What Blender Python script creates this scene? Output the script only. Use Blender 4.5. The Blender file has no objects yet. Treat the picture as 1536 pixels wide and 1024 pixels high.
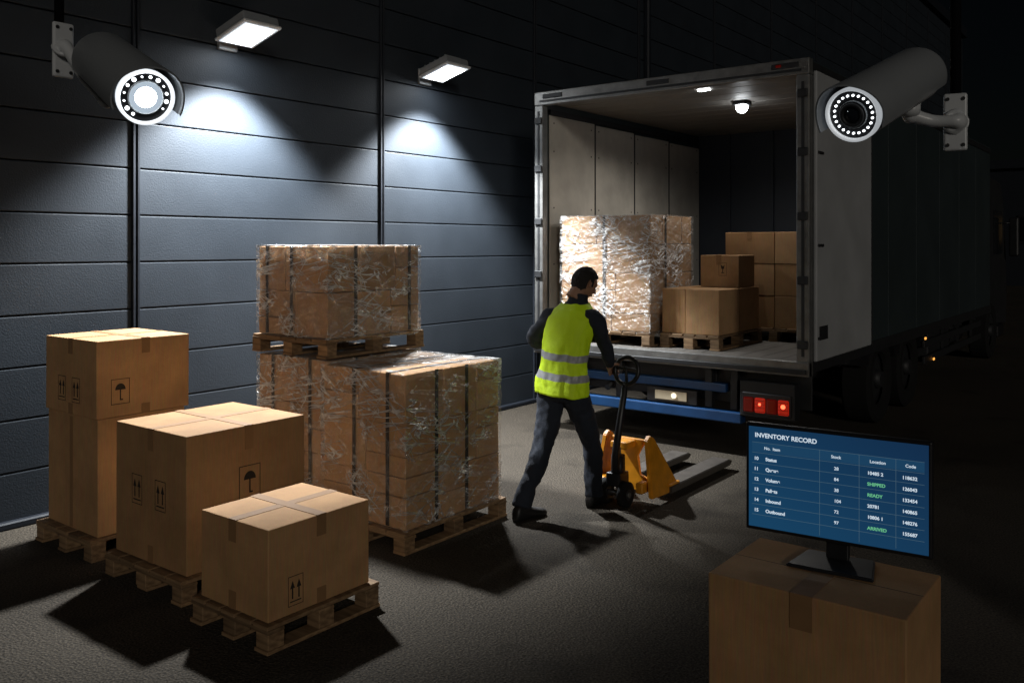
import bpy, bmesh, math, random
from mathutils import Vector, Matrix, noise, Quaternion
random.seed(7)
S=bpy.context.scene
S.view_settings.view_transform='Standard'; S.view_settings.look='None'; S.view_settings.exposure=0
COL=S.collection
YAW=math.atan2(0.6096,0.7927)
def cw(x,y,z):
    "site survey frame -> world (world Y runs along the warehouse wall)"
    return Vector((0.7927*x-0.6096*y,0.6096*x+0.7927*y,z))
# ---------------- materials
def nodes(name):
    m=bpy.data.materials.new(name); m.use_nodes=True
    nt=m.node_tree; b=nt.nodes['Principled BSDF']; return m,nt,b
def plain(name,col,rough=.5,metal=0,var=.25,scale=8,bump=.0,bscale=60,emit=None,es=0,spec=.5,coat=0):
    m,nt,b=nodes(name); N=nt.nodes; L=nt.links
    tc=N.new('ShaderNodeTexCoord'); nz=N.new('ShaderNodeTexNoise'); nz.inputs['Scale'].default_value=scale; nz.inputs['Detail'].default_value=6
    L.new(tc.outputs['Object'],nz.inputs['Vector'])
    mx=N.new('ShaderNodeMix'); mx.data_type='RGBA'
    mx.inputs['A'].default_value=(*[c*(1-var) for c in col],1); mx.inputs['B'].default_value=(*[min(1,c*(1+var)) for c in col],1)
    L.new(nz.outputs['Fac'],mx.inputs['Factor']); L.new(mx.outputs['Result'],b.inputs['Base Color'])
    b.inputs['Metallic'].default_value=metal; b.inputs['Specular IOR Level'].default_value=spec
    mr=N.new('ShaderNodeMapRange'); mr.inputs['To Min'].default_value=max(0,rough-.1); mr.inputs['To Max'].default_value=min(1,rough+.1)
    L.new(nz.outputs['Fac'],mr.inputs['Value']); L.new(mr.outputs['Result'],b.inputs['Roughness'])
    b.inputs['Coat Weight'].default_value=coat
    if bump:
        n2=N.new('ShaderNodeTexNoise'); n2.inputs['Scale'].default_value=bscale; n2.inputs['Detail'].default_value=4
        L.new(tc.outputs['Object'],n2.inputs['Vector'])
        bp=N.new('ShaderNodeBump'); bp.inputs['Strength'].default_value=bump; bp.inputs['Distance'].default_value=.01
        L.new(n2.outputs['Fac'],bp.inputs['Height']); L.new(bp.outputs['Normal'],b.inputs['Normal'])
    if emit:
        b.inputs['Emission Color'].default_value=(*emit,1); b.inputs['Emission Strength'].default_value=es
    return m
def asphalt():
    m,nt,b=nodes('asphalt'); N=nt.nodes; L=nt.links
    tc=N.new('ShaderNodeTexCoord')
    def nz(s,d=6):
        n=N.new('ShaderNodeTexNoise'); n.inputs['Scale'].default_value=s; n.inputs['Detail'].default_value=d; L.new(tc.outputs['Object'],n.inputs['Vector']); return n
    a=nz(.5); c=nz(90,3); v=N.new('ShaderNodeTexVoronoi'); v.inputs['Scale'].default_value=70; L.new(tc.outputs['Object'],v.inputs['Vector'])
    r=N.new('ShaderNodeValToRGB'); r.color_ramp.elements[0].position=.32; r.color_ramp.elements[1].position=.7
    r.color_ramp.elements[0].color=(.040,.0345,.028,1); r.color_ramp.elements[1].color=(.066,.057,.045,1); L.new(a.outputs['Fac'],r.inputs['Fac'])
    r2=N.new('ShaderNodeValToRGB'); r2.color_ramp.elements[0].position=.36; r2.color_ramp.elements[1].position=.68
    r2.color_ramp.elements[0].color=(.42,.42,.42,1); r2.color_ramp.elements[1].color=(1.7,1.62,1.52,1); L.new(c.outputs['Fac'],r2.inputs['Fac'])
    mx=N.new('ShaderNodeMix'); mx.data_type='RGBA'; mx.blend_type='MULTIPLY'; mx.inputs['Factor'].default_value=1
    L.new(r.outputs['Color'],mx.inputs['A']); L.new(r2.outputs['Color'],mx.inputs['B'])
    st=nz(1.7,8); r3=N.new('ShaderNodeValToRGB'); r3.color_ramp.elements[0].position=.30; r3.color_ramp.elements[1].position=.42
    r3.color_ramp.elements[0].color=(.6,.6,.6,1); r3.color_ramp.elements[1].color=(1,1,1,1); L.new(st.outputs['Fac'],r3.inputs['Fac'])
    m2=N.new('ShaderNodeMix'); m2.data_type='RGBA'; m2.blend_type='MULTIPLY'; m2.inputs['Factor'].default_value=1
    L.new(mx.outputs['Result'],m2.inputs['A']); L.new(r3.outputs['Color'],m2.inputs['B']); L.new(m2.outputs['Result'],b.inputs['Base Color'])
    b.inputs['Roughness'].default_value=.9; b.inputs['Specular IOR Level'].default_value=.2
    ad=N.new('ShaderNodeMath'); ad.operation='ADD'; L.new(c.outputs['Fac'],ad.inputs[0]); L.new(v.outputs['Distance'],ad.inputs[1])
    bp=N.new('ShaderNodeBump'); bp.inputs['Strength'].default_value=.8; bp.inputs['Distance'].default_value=.009
    L.new(ad.outputs[0],bp.inputs['Height']); L.new(bp.outputs['Normal'],b.inputs['Normal'])
    return m
def cardboard(name,col):
    m,nt,b=nodes(name); N=nt.nodes; L=nt.links
    tc=N.new('ShaderNodeTexCoord'); oi=N.new('ShaderNodeObjectInfo')
    n=N.new('ShaderNodeTexNoise'); n.inputs['Scale'].default_value=3.5; n.inputs['Detail'].default_value=8; n.inputs['Roughness'].default_value=.65
    L.new(tc.outputs['Object'],n.inputs['Vector'])
    mp=N.new('ShaderNodeMapping'); mp.inputs['Scale'].default_value=(160,160,9); L.new(tc.outputs['Object'],mp.inputs['Vector'])
    f=N.new('ShaderNodeTexNoise'); f.inputs['Scale'].default_value=1; f.inputs['Detail'].default_value=3; L.new(mp.outputs['Vector'],f.inputs['Vector'])
    r=N.new('ShaderNodeValToRGB'); r.color_ramp.elements[0].position=.25; r.color_ramp.elements[1].position=.75
    r.color_ramp.elements[0].color=(*[c*.72 for c in col],1); r.color_ramp.elements[1].color=(*[c*1.15 for c in col],1); L.new(n.outputs['Fac'],r.inputs['Fac'])
    hs=N.new('ShaderNodeHueSaturation'); mr=N.new('ShaderNodeMapRange'); mr.inputs['To Min'].default_value=.82; mr.inputs['To Max'].default_value=1.12
    L.new(oi.outputs['Random'],mr.inputs['Value']); L.new(mr.outputs['Result'],hs.inputs['Value']); L.new(r.outputs['Color'],hs.inputs['Color'])
    mx=N.new('ShaderNodeMix'); mx.data_type='RGBA'; mx.blend_type='OVERLAY'; mx.inputs['Factor'].default_value=.25
    L.new(hs.outputs['Color'],mx.inputs['A']); L.new(f.outputs['Color'],mx.inputs['B'])
    L.new(mx.outputs['Result'],b.inputs['Base Color']); b.inputs['Roughness'].default_value=.78; b.inputs['Specular IOR Level'].default_value=.25
    bp=N.new('ShaderNodeBump'); bp.inputs['Strength'].default_value=.35; bp.inputs['Distance'].default_value=.006
    ad=N.new('ShaderNodeMath'); ad.operation='MULTIPLY_ADD'; ad.inputs[1].default_value=.12; L.new(f.outputs['Fac'],ad.inputs[0]); L.new(n.outputs['Fac'],ad.inputs[2])
    L.new(ad.outputs[0],bp.inputs['Height']); L.new(bp.outputs['Normal'],b.inputs['Normal'])
    return m
def wood():
    m,nt,b=nodes('pallet_wood'); N=nt.nodes; L=nt.links
    tc=N.new('ShaderNodeTexCoord'); oi=N.new('ShaderNodeObjectInfo')
    mp=N.new('ShaderNodeMapping'); mp.inputs['Scale'].default_value=(5,26,60); L.new(tc.outputs['Object'],mp.inputs['Vector'])
    n=N.new('ShaderNodeTexNoise'); n.inputs['Scale'].default_value=1; n.inputs['Detail'].default_value=8; L.new(mp.outputs['Vector'],n.inputs['Vector'])
    r=N.new('ShaderNodeValToRGB'); r.color_ramp.elements[0].position=.3; r.color_ramp.elements[1].position=.72
    r.color_ramp.elements[0].color=(.12,.066,.03,1); r.color_ramp.elements[1].color=(.34,.215,.11,1); L.new(n.outputs['Fac'],r.inputs['Fac'])
    hs=N.new('ShaderNodeHueSaturation'); mr=N.new('ShaderNodeMapRange'); mr.inputs['To Min'].default_value=.55; mr.inputs['To Max'].default_value=1.1
    L.new(oi.outputs['Random'],mr.inputs['Value']); L.new(mr.outputs['Result'],hs.inputs['Value']); L.new(r.outputs['Color'],hs.inputs['Color'])
    L.new(hs.outputs['Color'],b.inputs['Base Color']); b.inputs['Roughness'].default_value=.8
    bp=N.new('ShaderNodeBump'); bp.inputs['Strength'].default_value=.5; bp.inputs['Distance'].default_value=.006
    L.new(n.outputs['Fac'],bp.inputs['Height']); L.new(bp.outputs['Normal'],b.inputs['Normal'])
    return m
def film():
    "clear stretch film: mostly transparent, slight haze, lamp glints painted on as white streaks"
    m,nt,b=nodes('stretch_film'); N=nt.nodes; L=nt.links
    tc=N.new('ShaderNodeTexCoord')
    def st(rot,sc,dist):
        mp0=N.new('ShaderNodeMapping'); mp0.inputs['Rotation'].default_value=rot
        L.new(tc.outputs['Object'],mp0.inputs['Vector'])
        mp=N.new('ShaderNodeMapping'); mp.inputs['Scale'].default_value=sc; L.new(mp0.outputs['Vector'],mp.inputs['Vector'])
        n=N.new('ShaderNodeTexNoise'); n.inputs['Scale'].default_value=1; n.inputs['Detail'].default_value=3; n.inputs['Distortion'].default_value=dist
        L.new(mp.outputs['Vector'],n.inputs['Vector']); return n
    def math_(op,a,b_=None,c=None):
        x=N.new('ShaderNodeMath'); x.operation=op
        for i,s in enumerate((a,b_,c)):
            if s is None: continue
            if isinstance(s,(int,float)): x.inputs[i].default_value=s
            else: L.new(s,x.inputs[i])
        return x.outputs[0]
    def ridge(n,w,k=.5):
        d=math_('ABSOLUTE',math_('SUBTRACT',n.outputs['Fac'],k)); mr=N.new('ShaderNodeMapRange')
        mr.inputs['From Min'].default_value=0; mr.inputs['From Max'].default_value=w; mr.inputs['To Min'].default_value=1; mr.inputs['To Max'].default_value=0
        L.new(d,mr.inputs['Value']); return mr.outputs['Result']
    a=st((.20,.20,0),(1.6,1.6,17),.9); c=st((-.50,-.50,0),(2.0,2.0,19),.7); g=st((0,0,0),(3.0,3.0,3.8),.4); dg=st((.85,.85,.3),(3,3,20),.5)
    r1=ridge(a,.034); r2=ridge(c,.032); r3=ridge(dg,.026,.56)
    pm=N.new('ShaderNodeMapRange'); pm.inputs['From Min'].default_value=.42; pm.inputs['From Max'].default_value=.60; L.new(g.outputs['Fac'],pm.inputs['Value'])
    glint_streak=math_('MULTIPLY',math_('MAXIMUM',math_('MAXIMUM',r1,r2),r3),math_('MULTIPLY_ADD',pm.outputs['Result'],.88,.12))  # white streaks painted in place of lamp glints on the creases
    prod=math_('MULTIPLY',a.outputs['Fac'],c.outputs['Fac'])
    haze=N.new('ShaderNodeMapRange'); haze.inputs['From Min'].default_value=.22; haze.inputs['From Max'].default_value=.40; haze.inputs['To Min'].default_value=.01; haze.inputs['To Max'].default_value=.09
    L.new(prod,haze.inputs['Value'])
    fac=math_('MINIMUM',math_('ADD',haze.outputs['Result'],math_('MULTIPLY',glint_streak,.86)),.93)
    b.inputs['Base Color'].default_value=(.95,.95,.94,1); b.inputs['Roughness'].default_value=.3; b.inputs['Specular IOR Level'].default_value=1.0
    bp=N.new('ShaderNodeBump'); bp.inputs['Strength'].default_value=1; bp.inputs['Distance'].default_value=.10
    hgt=math_('ADD',math_('MULTIPLY_ADD',dg.outputs['Fac'],.6,prod),math_('MULTIPLY',glint_streak,.10))
    L.new(hgt,bp.inputs['Height']); L.new(bp.outputs['Normal'],b.inputs['Normal'])
    tr=N.new('ShaderNodeBsdfTransparent'); gl=N.new('ShaderNodeBsdfGlossy'); gl.inputs['Roughness'].default_value=.26; L.new(bp.outputs['Normal'],gl.inputs['Normal'])
    ms=N.new('ShaderNodeMixShader'); L.new(fac,ms.inputs['Fac']); L.new(tr.outputs[0],ms.inputs[1]); L.new(b.outputs[0],ms.inputs[2])
    gf=math_('MULTIPLY_ADD',glint_streak,.30,.05)
    m2=N.new('ShaderNodeMixShader'); L.new(gf,m2.inputs['Fac']); L.new(ms.outputs[0],m2.inputs[1]); L.new(gl.outputs[0],m2.inputs[2])
    L.new(m2.outputs[0],N['Material Output'].inputs['Surface'])
    return m
def emit(name,col,st):
    m=bpy.data.materials.new(name); m.use_nodes=True; nt=m.node_tree; nt.nodes.clear()
    e=nt.nodes.new('ShaderNodeEmission'); o=nt.nodes.new('ShaderNodeOutputMaterial'); e.inputs['Color'].default_value=(*col,1); e.inputs['Strength'].default_value=st
    nt.links.new(e.outputs[0],o.inputs['Surface']); return m
M_ASPH=asphalt(); M_CARD=cardboard('cardboard',(.41,.235,.110)); M_CARD2=cardboard('cardboard_pale',(.44,.262,.130)); M_WOOD=wood(); M_FILM=film()
M_TAPE=plain('packing_tape',(.25,.14,.065),.62,var=.12,scale=14,bump=.2,bscale=20,spec=.22)
M_INK=plain('printed_ink',(.02,.014,.01),.8,var=.3)
M_STRAP=plain('strap',(.025,.02,.018),.6,spec=.3)
M_WALL=plain('wall_panel',(.0215,.0275,.0355),.62,var=.22,scale=2.5,bump=.22,bscale=90,spec=.26)
M_TRIM=plain('wall_trim',(.010,.013,.019),.6,bump=.1,spec=.3)
M_BLACK=plain('black_plastic',(.010,.010,.012),.45)
M_PAINTBLK=plain('black_paint_matt',(.004,.004,.005),.8,spec=.1)
M_RUB=plain('rubber',(.010,.010,.010),.9,bump=.3,bscale=40,spec=.2)
M_STEEL=plain('worn_steel',(.17,.17,.165),.45,metal=.55,var=.5,scale=12,bump=.2)
M_FORK=plain('fork_worn_steel',(.085,.075,.065),.5,metal=.4,var=.5,scale=9,bump=.2)
M_DSTEEL=plain('dark_steel',(.022,.023,.025),.6,metal=.3,var=.35,scale=9)
M_WHITE=plain('white_housing',(.50,.52,.54),.34,var=.05,scale=4)
M_GREYH=plain('grey_housing',(.22,.235,.25),.34,var=.06,scale=4)
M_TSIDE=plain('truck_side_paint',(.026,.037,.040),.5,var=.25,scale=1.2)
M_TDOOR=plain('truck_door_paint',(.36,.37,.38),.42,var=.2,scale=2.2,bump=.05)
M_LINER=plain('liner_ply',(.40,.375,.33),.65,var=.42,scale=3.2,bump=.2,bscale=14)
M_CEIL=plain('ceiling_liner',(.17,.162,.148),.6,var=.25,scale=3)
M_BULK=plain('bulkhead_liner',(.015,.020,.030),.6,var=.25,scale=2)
M_TFLOOR=plain('truck_floor',(.12,.11,.098),.7,var=.4,scale=7,bump=.2)
M_BLUE=plain('blue_paint',(.005,.045,.14),.4,var=.4,scale=6)
M_RED=plain('red_lens',(.10,.003,.002),.15,emit=(1,.03,.01),es=.03)
M_REDON=plain('red_lens_lit',(.25,.008,.005),.2,emit=(1,.04,.015),es=.22)
M_REDHOT=emit('red_bulb',(1,.10,.04),4)
M_AMBER=emit('amber_lamp',(1,.42,.08),1.4)
M_PLATE=plain('number_plate',(.34,.30,.22),.4,var=.4,scale=5,emit=(1,.72,.40),es=.07)  # emission stands in for lamplight falling on the plate
M_PLAMP=emit('plate_lamp',(1,.86,.62),1.6)
M_YEL=plain('jack_yellow',(.60,.24,.010),.42,var=.4,scale=14,bump=.1)
M_LENS=emit('flood_led',(.93,.97,1),34)
M_LED=emit('led_white',(.9,.96,1),4)
M_LEDC=emit('led_core',(.9,.96,1),24)
M_BOWL=emit('led_bowl_lit',(.72,.86,1),.62)
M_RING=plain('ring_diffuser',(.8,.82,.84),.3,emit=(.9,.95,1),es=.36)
M_RINGL=plain('ring_diffuser_lit',(.8,.82,.84),.3,emit=(.9,.95,1),es=1.0)
M_REFLECTOR=plain('lamp_reflector',(.75,.78,.8),.2,metal=.6,emit=(.85,.93,1),es=.9,var=.3,scale=30)
M_GLASS=plain('lens_glass',(.01,.013,.018),.08,coat=1)
M_NAVY=plain('jacket_cloth',(.011,.015,.025),.85,var=.3,scale=25,bump=.35,bscale=180)
M_PANT=plain('trouser_cloth',(.013,.018,.030),.88,var=.3,scale=22,bump=.35,bscale=160)
M_VEST=plain('hi_vis_fabric',(.55,.76,.008),.7,var=.16,scale=10,bump=.3,bscale=120,emit=(.6,.95,.01),es=.03)  # slight glow added to brighten the cloth, which is no lamp
M_REFL=plain('reflective_band',(.34,.35,.36),.4,var=.15,scale=30)
M_SKIN=plain('skin',(.30,.165,.105),.6,var=.12,scale=12)
M_HAIR=plain('hair',(.010,.007,.006),.75,var=.4,scale=60,bump=.9,bscale=130)
M_SHOE=plain('shoe_leather',(.010,.010,.011),.5)
M_BMETAL=plain('window_glass_dark',(.006,.008,.010),.15)
# ---------------- geometry helpers
def empty(name,loc=(0,0,0),rz=0):
    e=bpy.data.objects.new(name,None); e.empty_display_size=.2; e.location=loc; e.rotation_euler=(0,0,rz); COL.objects.link(e); return e
def attach(o,par,local=False):
    if par is None: return o
    o.parent=par
    if not local: o.matrix_parent_inverse=Matrix.Translation(-Vector(par.location))
    return o
def mkobj(name,bm,mats,par=None,smooth=False,loc=(0,0,0),local=False):
    me=bpy.data.meshes.new(name); bm.to_mesh(me); bm.free()
    if not isinstance(mats,(list,tuple)): mats=[mats]
    for m in mats: me.materials.append(m)
    if smooth:
        for p in me.polygons: p.use_smooth=True
    o=bpy.data.objects.new(name,me); o.location=loc; COL.objects.link(o); attach(o,par,local); return o
def bm_box(bm,x0,x1,y0,y1,z0,z1,mi=0,bev=0,seg=1,jit=0):
    vs=[bm.verts.new((x+random.uniform(-jit,jit),y+random.uniform(-jit,jit),z+random.uniform(-jit,jit)*.5)) for z in (z0,z1) for y in (y0,y1) for x in (x0,x1)]
    idx=[(0,2,3,1),(4,5,7,6),(0,1,5,4),(2,6,7,3),(0,4,6,2),(1,3,7,5)]
    fs=[bm.faces.new([vs[i] for i in f]) for f in idx]
    for f in fs: f.material_index=mi
    if bev:
        es=list({e for f in fs for e in f.edges})
        r=bmesh.ops.bevel(bm,geom=es,offset=bev,segments=seg,profile=.5,affect='EDGES')
        for f in r['faces']: f.material_index=mi
def box(name,x0,x1,y0,y1,z0,z1,mat,par=None,bev=0,seg=1,local=False,jit=0):
    c=Vector(((x0+x1)/2,(y0+y1)/2,(z0+z1)/2)); bm=bmesh.new()
    bm_box(bm,x0-c.x,x1-c.x,y0-c.y,y1-c.y,z0-c.z,z1-c.z,0,bev,seg,jit)
    return mkobj(name,bm,mat,par,loc=c,local=local)
def bm_tube(bm,pts,rad,seg=14,mi=0,cap=True,up=None):
    "tube with per-point radius r or (ra,rb)"
    pts=[Vector(p) for p in pts]; rings=[]
    n=len(pts); prev=None
    for i,p in enumerate(pts):
        t=(pts[min(i+1,n-1)]-pts[max(i-1,0)]).normalized()
        if prev is None:
            a=Vector(up) if up is not None else (Vector((0,0,1)) if abs(t.z)<.9 else Vector((1,0,0)))
            a=(a-t*a.dot(t)).normalized()
        else: a=(prev-t*prev.dot(t)).normalized()
        prev=a; b=t.cross(a)
        r=rad[i] if isinstance(rad,(list,tuple)) else rad
        ra,rb=r if isinstance(r,(list,tuple)) else (r,r)
        rings.append([bm.verts.new(p+a*ra*math.cos(2*math.pi*k/seg)+b*rb*math.sin(2*math.pi*k/seg)) for k in range(seg)])
    for i in range(n-1):
        for k in range(seg):
            f=bm.faces.new((rings[i][k],rings[i][(k+1)%seg],rings[i+1][(k+1)%seg],rings[i+1][k])); f.material_index=mi
    if cap:
        bm.faces.new(rings[0][::-1]).material_index=mi; bm.faces.new(rings[-1]).material_index=mi
def tube(name,pts,rad,mat,par=None,seg=16,local=False,up=None,smooth=True):
    bm=bmesh.new(); bm_tube(bm,pts,rad,seg,up=up); bmesh.ops.recalc_face_normals(bm,faces=bm.faces)
    o=mkobj(name,bm,mat,par,smooth=False,local=local)
    if smooth:
        for p in o.data.polygons: p.use_smooth=len(p.vertices)==4
    return o
def smoothline(pts,rads,sub=4):
    P=[Vector(p) for p in pts]; out=[];ro=[]
    def cr(a,b,c,d,t): return .5*((2*b)+(-a+c)*t+(2*a-5*b+4*c-d)*t*t+(-a+3*b-3*c+d)*t**3)
    n=len(P)
    R=[Vector(r) if isinstance(r,(list,tuple)) else Vector((r,r)) for r in rads]
    for i in range(n-1):
        for s in range(sub):
            t=s/sub; g=lambda A:cr(A[max(i-1,0)],A[i],A[i+1],A[min(i+2,n-1)],t)
            out.append(g(P)); ro.append(tuple(g(R)))
    out.append(P[-1]); ro.append(tuple(R[-1])); return out,ro
def remesh(name,bm,vox,mats,par,fold=0,fscale=(9,9,6),smooth_it=4,matfn=None):
    bmesh.ops.recalc_face_normals(bm,faces=bm.faces)
    o=mkobj(name+'_src',bm,mats)
    md=o.modifiers.new('r','REMESH'); md.mode='VOXEL'; md.voxel_size=vox
    ms=o.modifiers.new('s','SMOOTH'); ms.iterations=smooth_it; ms.factor=.5
    dg=bpy.context.evaluated_depsgraph_get(); dg.update()
    me=bpy.data.meshes.new_from_object(o.evaluated_get(dg))
    bpy.data.objects.remove(o)
    if fold:
        for v,nn in zip(me.vertices,[vv.normal.copy() for vv in me.vertices]):
            c=v.co; k=noise.noise(Vector((c.x*fscale[0],c.y*fscale[1],c.z*fscale[2])))+.6*noise.noise(Vector((c.x*fscale[0]*2.3+c.z*5,c.y*fscale[1]*2.3,c.z*fscale[2]*2.6+3)))
            v.co=c+nn*fold*k
    me.materials.clear()
    for m in (mats if isinstance(mats,list) else [mats]): me.materials.append(m)
    for p in me.polygons:
        p.use_smooth=True
        p.material_index=matfn(p.center) if matfn else 0
    o=bpy.data.objects.new(name,me); COL.objects.link(o); attach(o,par); return o
# ---------------- ground
bm=bmesh.new(); bm_box(bm,-160,160,-160,160,-.3,0); mkobj('ground',bm,M_ASPH)
# ---------------- warehouse building
WP=-6.28
wh=empty('warehouse_building',(WP,5,0))
bm=bmesh.new()
seams=[0]+[.014+.352*k for k in range(1,27)]
qs=[-4.14+2.55*k for k in range(0,16)]
for i in range(len(qs)-1):
    for j in range(len(seams)-1):
        bm_box(bm,WP-.06,WP,qs[i]+.03,qs[i+1]-.03,seams[j]+.005,seams[j+1]-.005,0,.006,2)
mkobj('wall_panels',bm,M_WALL,wh)
box('wall_core',-16,WP-.03,-4.14,34.1,0.001,9.2,M_TRIM,wh)
bm=bmesh.new()
for q in qs: 
    bm_box(bm,WP-.05,WP+.022,q-.028,q-.008,0.01,9.15,0,.003); bm_box(bm,WP-.05,WP+.022,q+.008,q+.028,0.01,9.15,0,.003)
mkobj('vertical_joint_trim',bm,M_TRIM,wh)
box('roof_slab',-16.1,WP+.15,-4.3,34.3,9.2,9.5,M_TRIM,wh)
box('base_kerb',WP-.02,WP+.05,-4.14,34.1,0,.05,M_TRIM,wh,.01)
box('downpipe',WP+.0,WP+.09,11.3,11.39,.02,9.1,M_TRIM,wh,.02)
def flood(q,z,name):
    e=empty(name,(WP,q,z))
    box('wall_bracket',WP,WP+.03,q-.09,q+.09,z-.10,z+.06,M_GREYH,e,.006)
    box('bracket_arm',WP+.02,WP+.14,q-.02,q+.02,z+.0,z+.04,M_GREYH,e,.004)
    h=empty('head',(0,0,0)); h.parent=e; h.matrix_parent_inverse=Matrix.Identity(4); h.location=(.29,0,.03); h.rotation_euler=(0,math.radians(-15),0)
    box('housing',-.19,.19,-.17,.17,-.02,.055,M_GREYH,h,.015,2,local=True)
    box('visor_frame',-.205,.205,-.18,.18,-.045,-.018,M_WHITE,h,.008,1,local=True)
    box('reflector',-.18,.18,-.155,.155,-.050,-.04,M_REFLECTOR,h,.003,1,local=True)
    box('led_panel',-.155,.155,-.13,.13,-.056,-.049,M_LENS,h,.003,1,local=True)
    for k in range(5): box('cooling_fin',-.15+.07*k,-.14+.07*k,-.12,.12,.05,.085,M_GREYH,h,local=True)
    l=bpy.data.lights.new(name+'_beam','SPOT'); l.energy=1600; l.spot_size=math.radians(104); l.spot_blend=.5; l.shadow_soft_size=.08; l.color=(.94,.975,1)
    o=bpy.data.objects.new('beam',l); COL.objects.link(o); o.parent=e; o.location=(.47,0,-.08)
    o.rotation_euler=Vector((-.05,-.03,-1)).to_track_quat('-Z','Y').to_euler()
flood(4.30,3.60,'wall_floodlight'); flood(6.66,3.66,'wall_floodlight')
# ---------------- pallets and cartons
def pallet(name,p0,p1,q0,q1,z=0.,h=.13):
    e=empty(name,((p0+p1)/2,(q0+q1)/2,z))
    tb=.02; bt=.018
    W=p1-p0;D=q1-q0
    def J(): return random.uniform(-.006,.006)
    for k,c in enumerate((p0+.05,(p0+p1)/2,p1-.05)):
        box('bottom_board',c-.05,c+.05,q0+J(),q1+J(),z,z+bt,M_WOOD,e,.002)
        for d in (q0+.05,(q0+q1)/2,q1-.05):
            box('block',c-.047+J(),c+.047,d-.047+J(),d+.047,z+bt,z+h-tb-.018,M_WOOD,e,.003)
    for d in (q0+.05,(q0+q1)/2,q1-.05):
        box('stringer',p0+J(),p1+J(),d-.048,d+.048,z+h-tb-.018,z+h-tb,M_WOOD,e,.002)
    n=max(5,int(W/.14)); w=W/n
    for k in range(n):
        box('deck_board',p0+k*w+.008,p0+(k+1)*w-.008+ (0),q0+J(),q1+J(),z+h-tb,z+h-random.uniform(0,.002),M_WOOD,e,.002)
    return e
def face_pt(face,P,u,z,off):
    p0,p1,q0,q1=P
    return (p0+u,q0-off,z) if face=='q' else (p1+off,q0+u,z)
def mark(face,P,u,z,s,kind,par):
    bm=bmesh.new()
    def poly(pts):
        bm.faces.new([bm.verts.new(face_pt(face,P,u+a*s,z+b*s,.0022)) for a,b in pts])
    def rect(a0,a1,b0,b1): poly([(a0,b0),(a1,b0),(a1,b1),(a0,b1)])
    W=.38 if kind!='umb' else .46
    t=.028
    rect(-W,W,-.6,-.6+t); rect(-W,W,.6-t,.6); rect(-W,-W+t,-.6+t,.6-t); rect(W-t,W,-.6+t,.6-t)
    if kind=='arr':
        for c in (-.16,.16):
            poly([(c-.12,.1),(c+.12,.1),(c,.42)]); rect(c-.035,c+.035,-.32,.1)
        rect(-.28,.28,-.45,-.40)
    elif kind=='umb':
        pts=[(.26*math.cos(math.pi*k/10),.08+.30*math.sin(math.pi*k/10)) for k in range(11)]; poly(pts); rect(-.03,.03,-.42,.08); rect(.03,.13,-.42,-.36)
    else:
        poly([(-.2,.42),(-.12,.02),(.12,.02),(.2,.42),(.05,.25)]); rect(-.03,.03,-.3,.02); rect(-.15,.15,-.36,-.3)
    mkobj('handling_mark',bm,M_INK,par)
def carton(name,p0,p1,q0,q1,z0,z1,tape='cross',marks=(),mat=None,drop=.085,tw=.055,par=None,faces=True):
    z0+=.001
    e=par or empty(name,((p0+p1)/2,(q0+q1)/2,z0))
    mat=mat or M_CARD
    c=Vector(((p0+p1)/2,(q0+q1)/2,(z0+z1)/2)); bm=bmesh.new()
    bm_box(bm,p0-c.x,p1-c.x,q0-c.y,q1-c.y,z0-c.z,z1-c.z,0,.005,2,.002)
    mkobj('body',bm,mat,e,loc=c)
    P=(p0,p1,q0,q1); cp=(p0+p1)/2+random.uniform(-.012,.012); cq=(q0+q1)/2+random.uniform(-.008,.008)
    t=.0016
    if tape in('cross','one'):
        box('tape_top',cp-tw/2,cp+tw/2,q0-t,q1+t,z1-.002,z1+t,M_TAPE,e)
        box('tape_front',cp-tw/2,cp+tw/2,q0-t-.0006,q0+.002,z1-drop*random.uniform(.85,1.15),z1+t-.0004,M_TAPE,e)
        box('flap_gap',p0+.004,p1-.004,cq-.0012,cq+.0012,z1-.001,z1+.0007,M_STRAP,e)
    if tape=='cross':
        box('tape_top_cross',p0-t,p1+t,cq-tw/2,cq+tw/2,z1-.002,z1+t+.0008,M_TAPE,e)
        box('tape_side',p1-.002,p1+t+.0006,cq-tw/2,cq+tw/2,z1-drop*random.uniform(.85,1.15),z1+t+.0004,M_TAPE,e)
        if z1-z0>.3:
            box('tape_front_low',cp-tw/2,cp+tw/2,q0-t,q0+.002,z0,z0+drop*.8,M_TAPE,e)
            box('tape_side_low',p1-.002,p1+t,cq-tw/2,cq+tw/2,z0,z0+drop*.7,M_TAPE,e)
    for (f,u,zz,s,k) in marks: mark(f,P,u,zz,s,k,e)
    return e
pallet('wooden_pallet',-5.90,-5.19,2.62,3.36)
lowbox=carton('cardboard_box',-5.86,-5.22,2.68,3.26,.13,.845,'none',[('p',.40,.50,.14,'arr')])
box('tape_seam',-5.57,-5.53,2.6785,2.684,.14,.83,M_TAPE,lowbox)
carton('cardboard_box',-5.87,-5.22,2.67,3.29,.846,1.318,'cross',[('q',.22,1.0,.13,'arr'),('q',.40,1.0,.13,'arr'),('p',.15,1.0,.13,'umb')])
pallet('wooden_pallet',-4.97,-4.18,2.59,3.47)
carton('cardboard_box',-4.95,-4.23,2.65,3.44,.13,.878,'cross',[('q',.23,.52,.14,'arr'),('q',.47,.52,.14,'arr'),('p',.40,.56,.155,'umb')],drop=.12)
pallet('wooden_pallet',-4.00,-3.37,2.53,3.24)
carton('cardboard_box',-3.95,-3.41,2.56,3.20,.13,.566,'cross',[('p',.16,.24,.12,'arr')],drop=.11,tw=.06)
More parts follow.
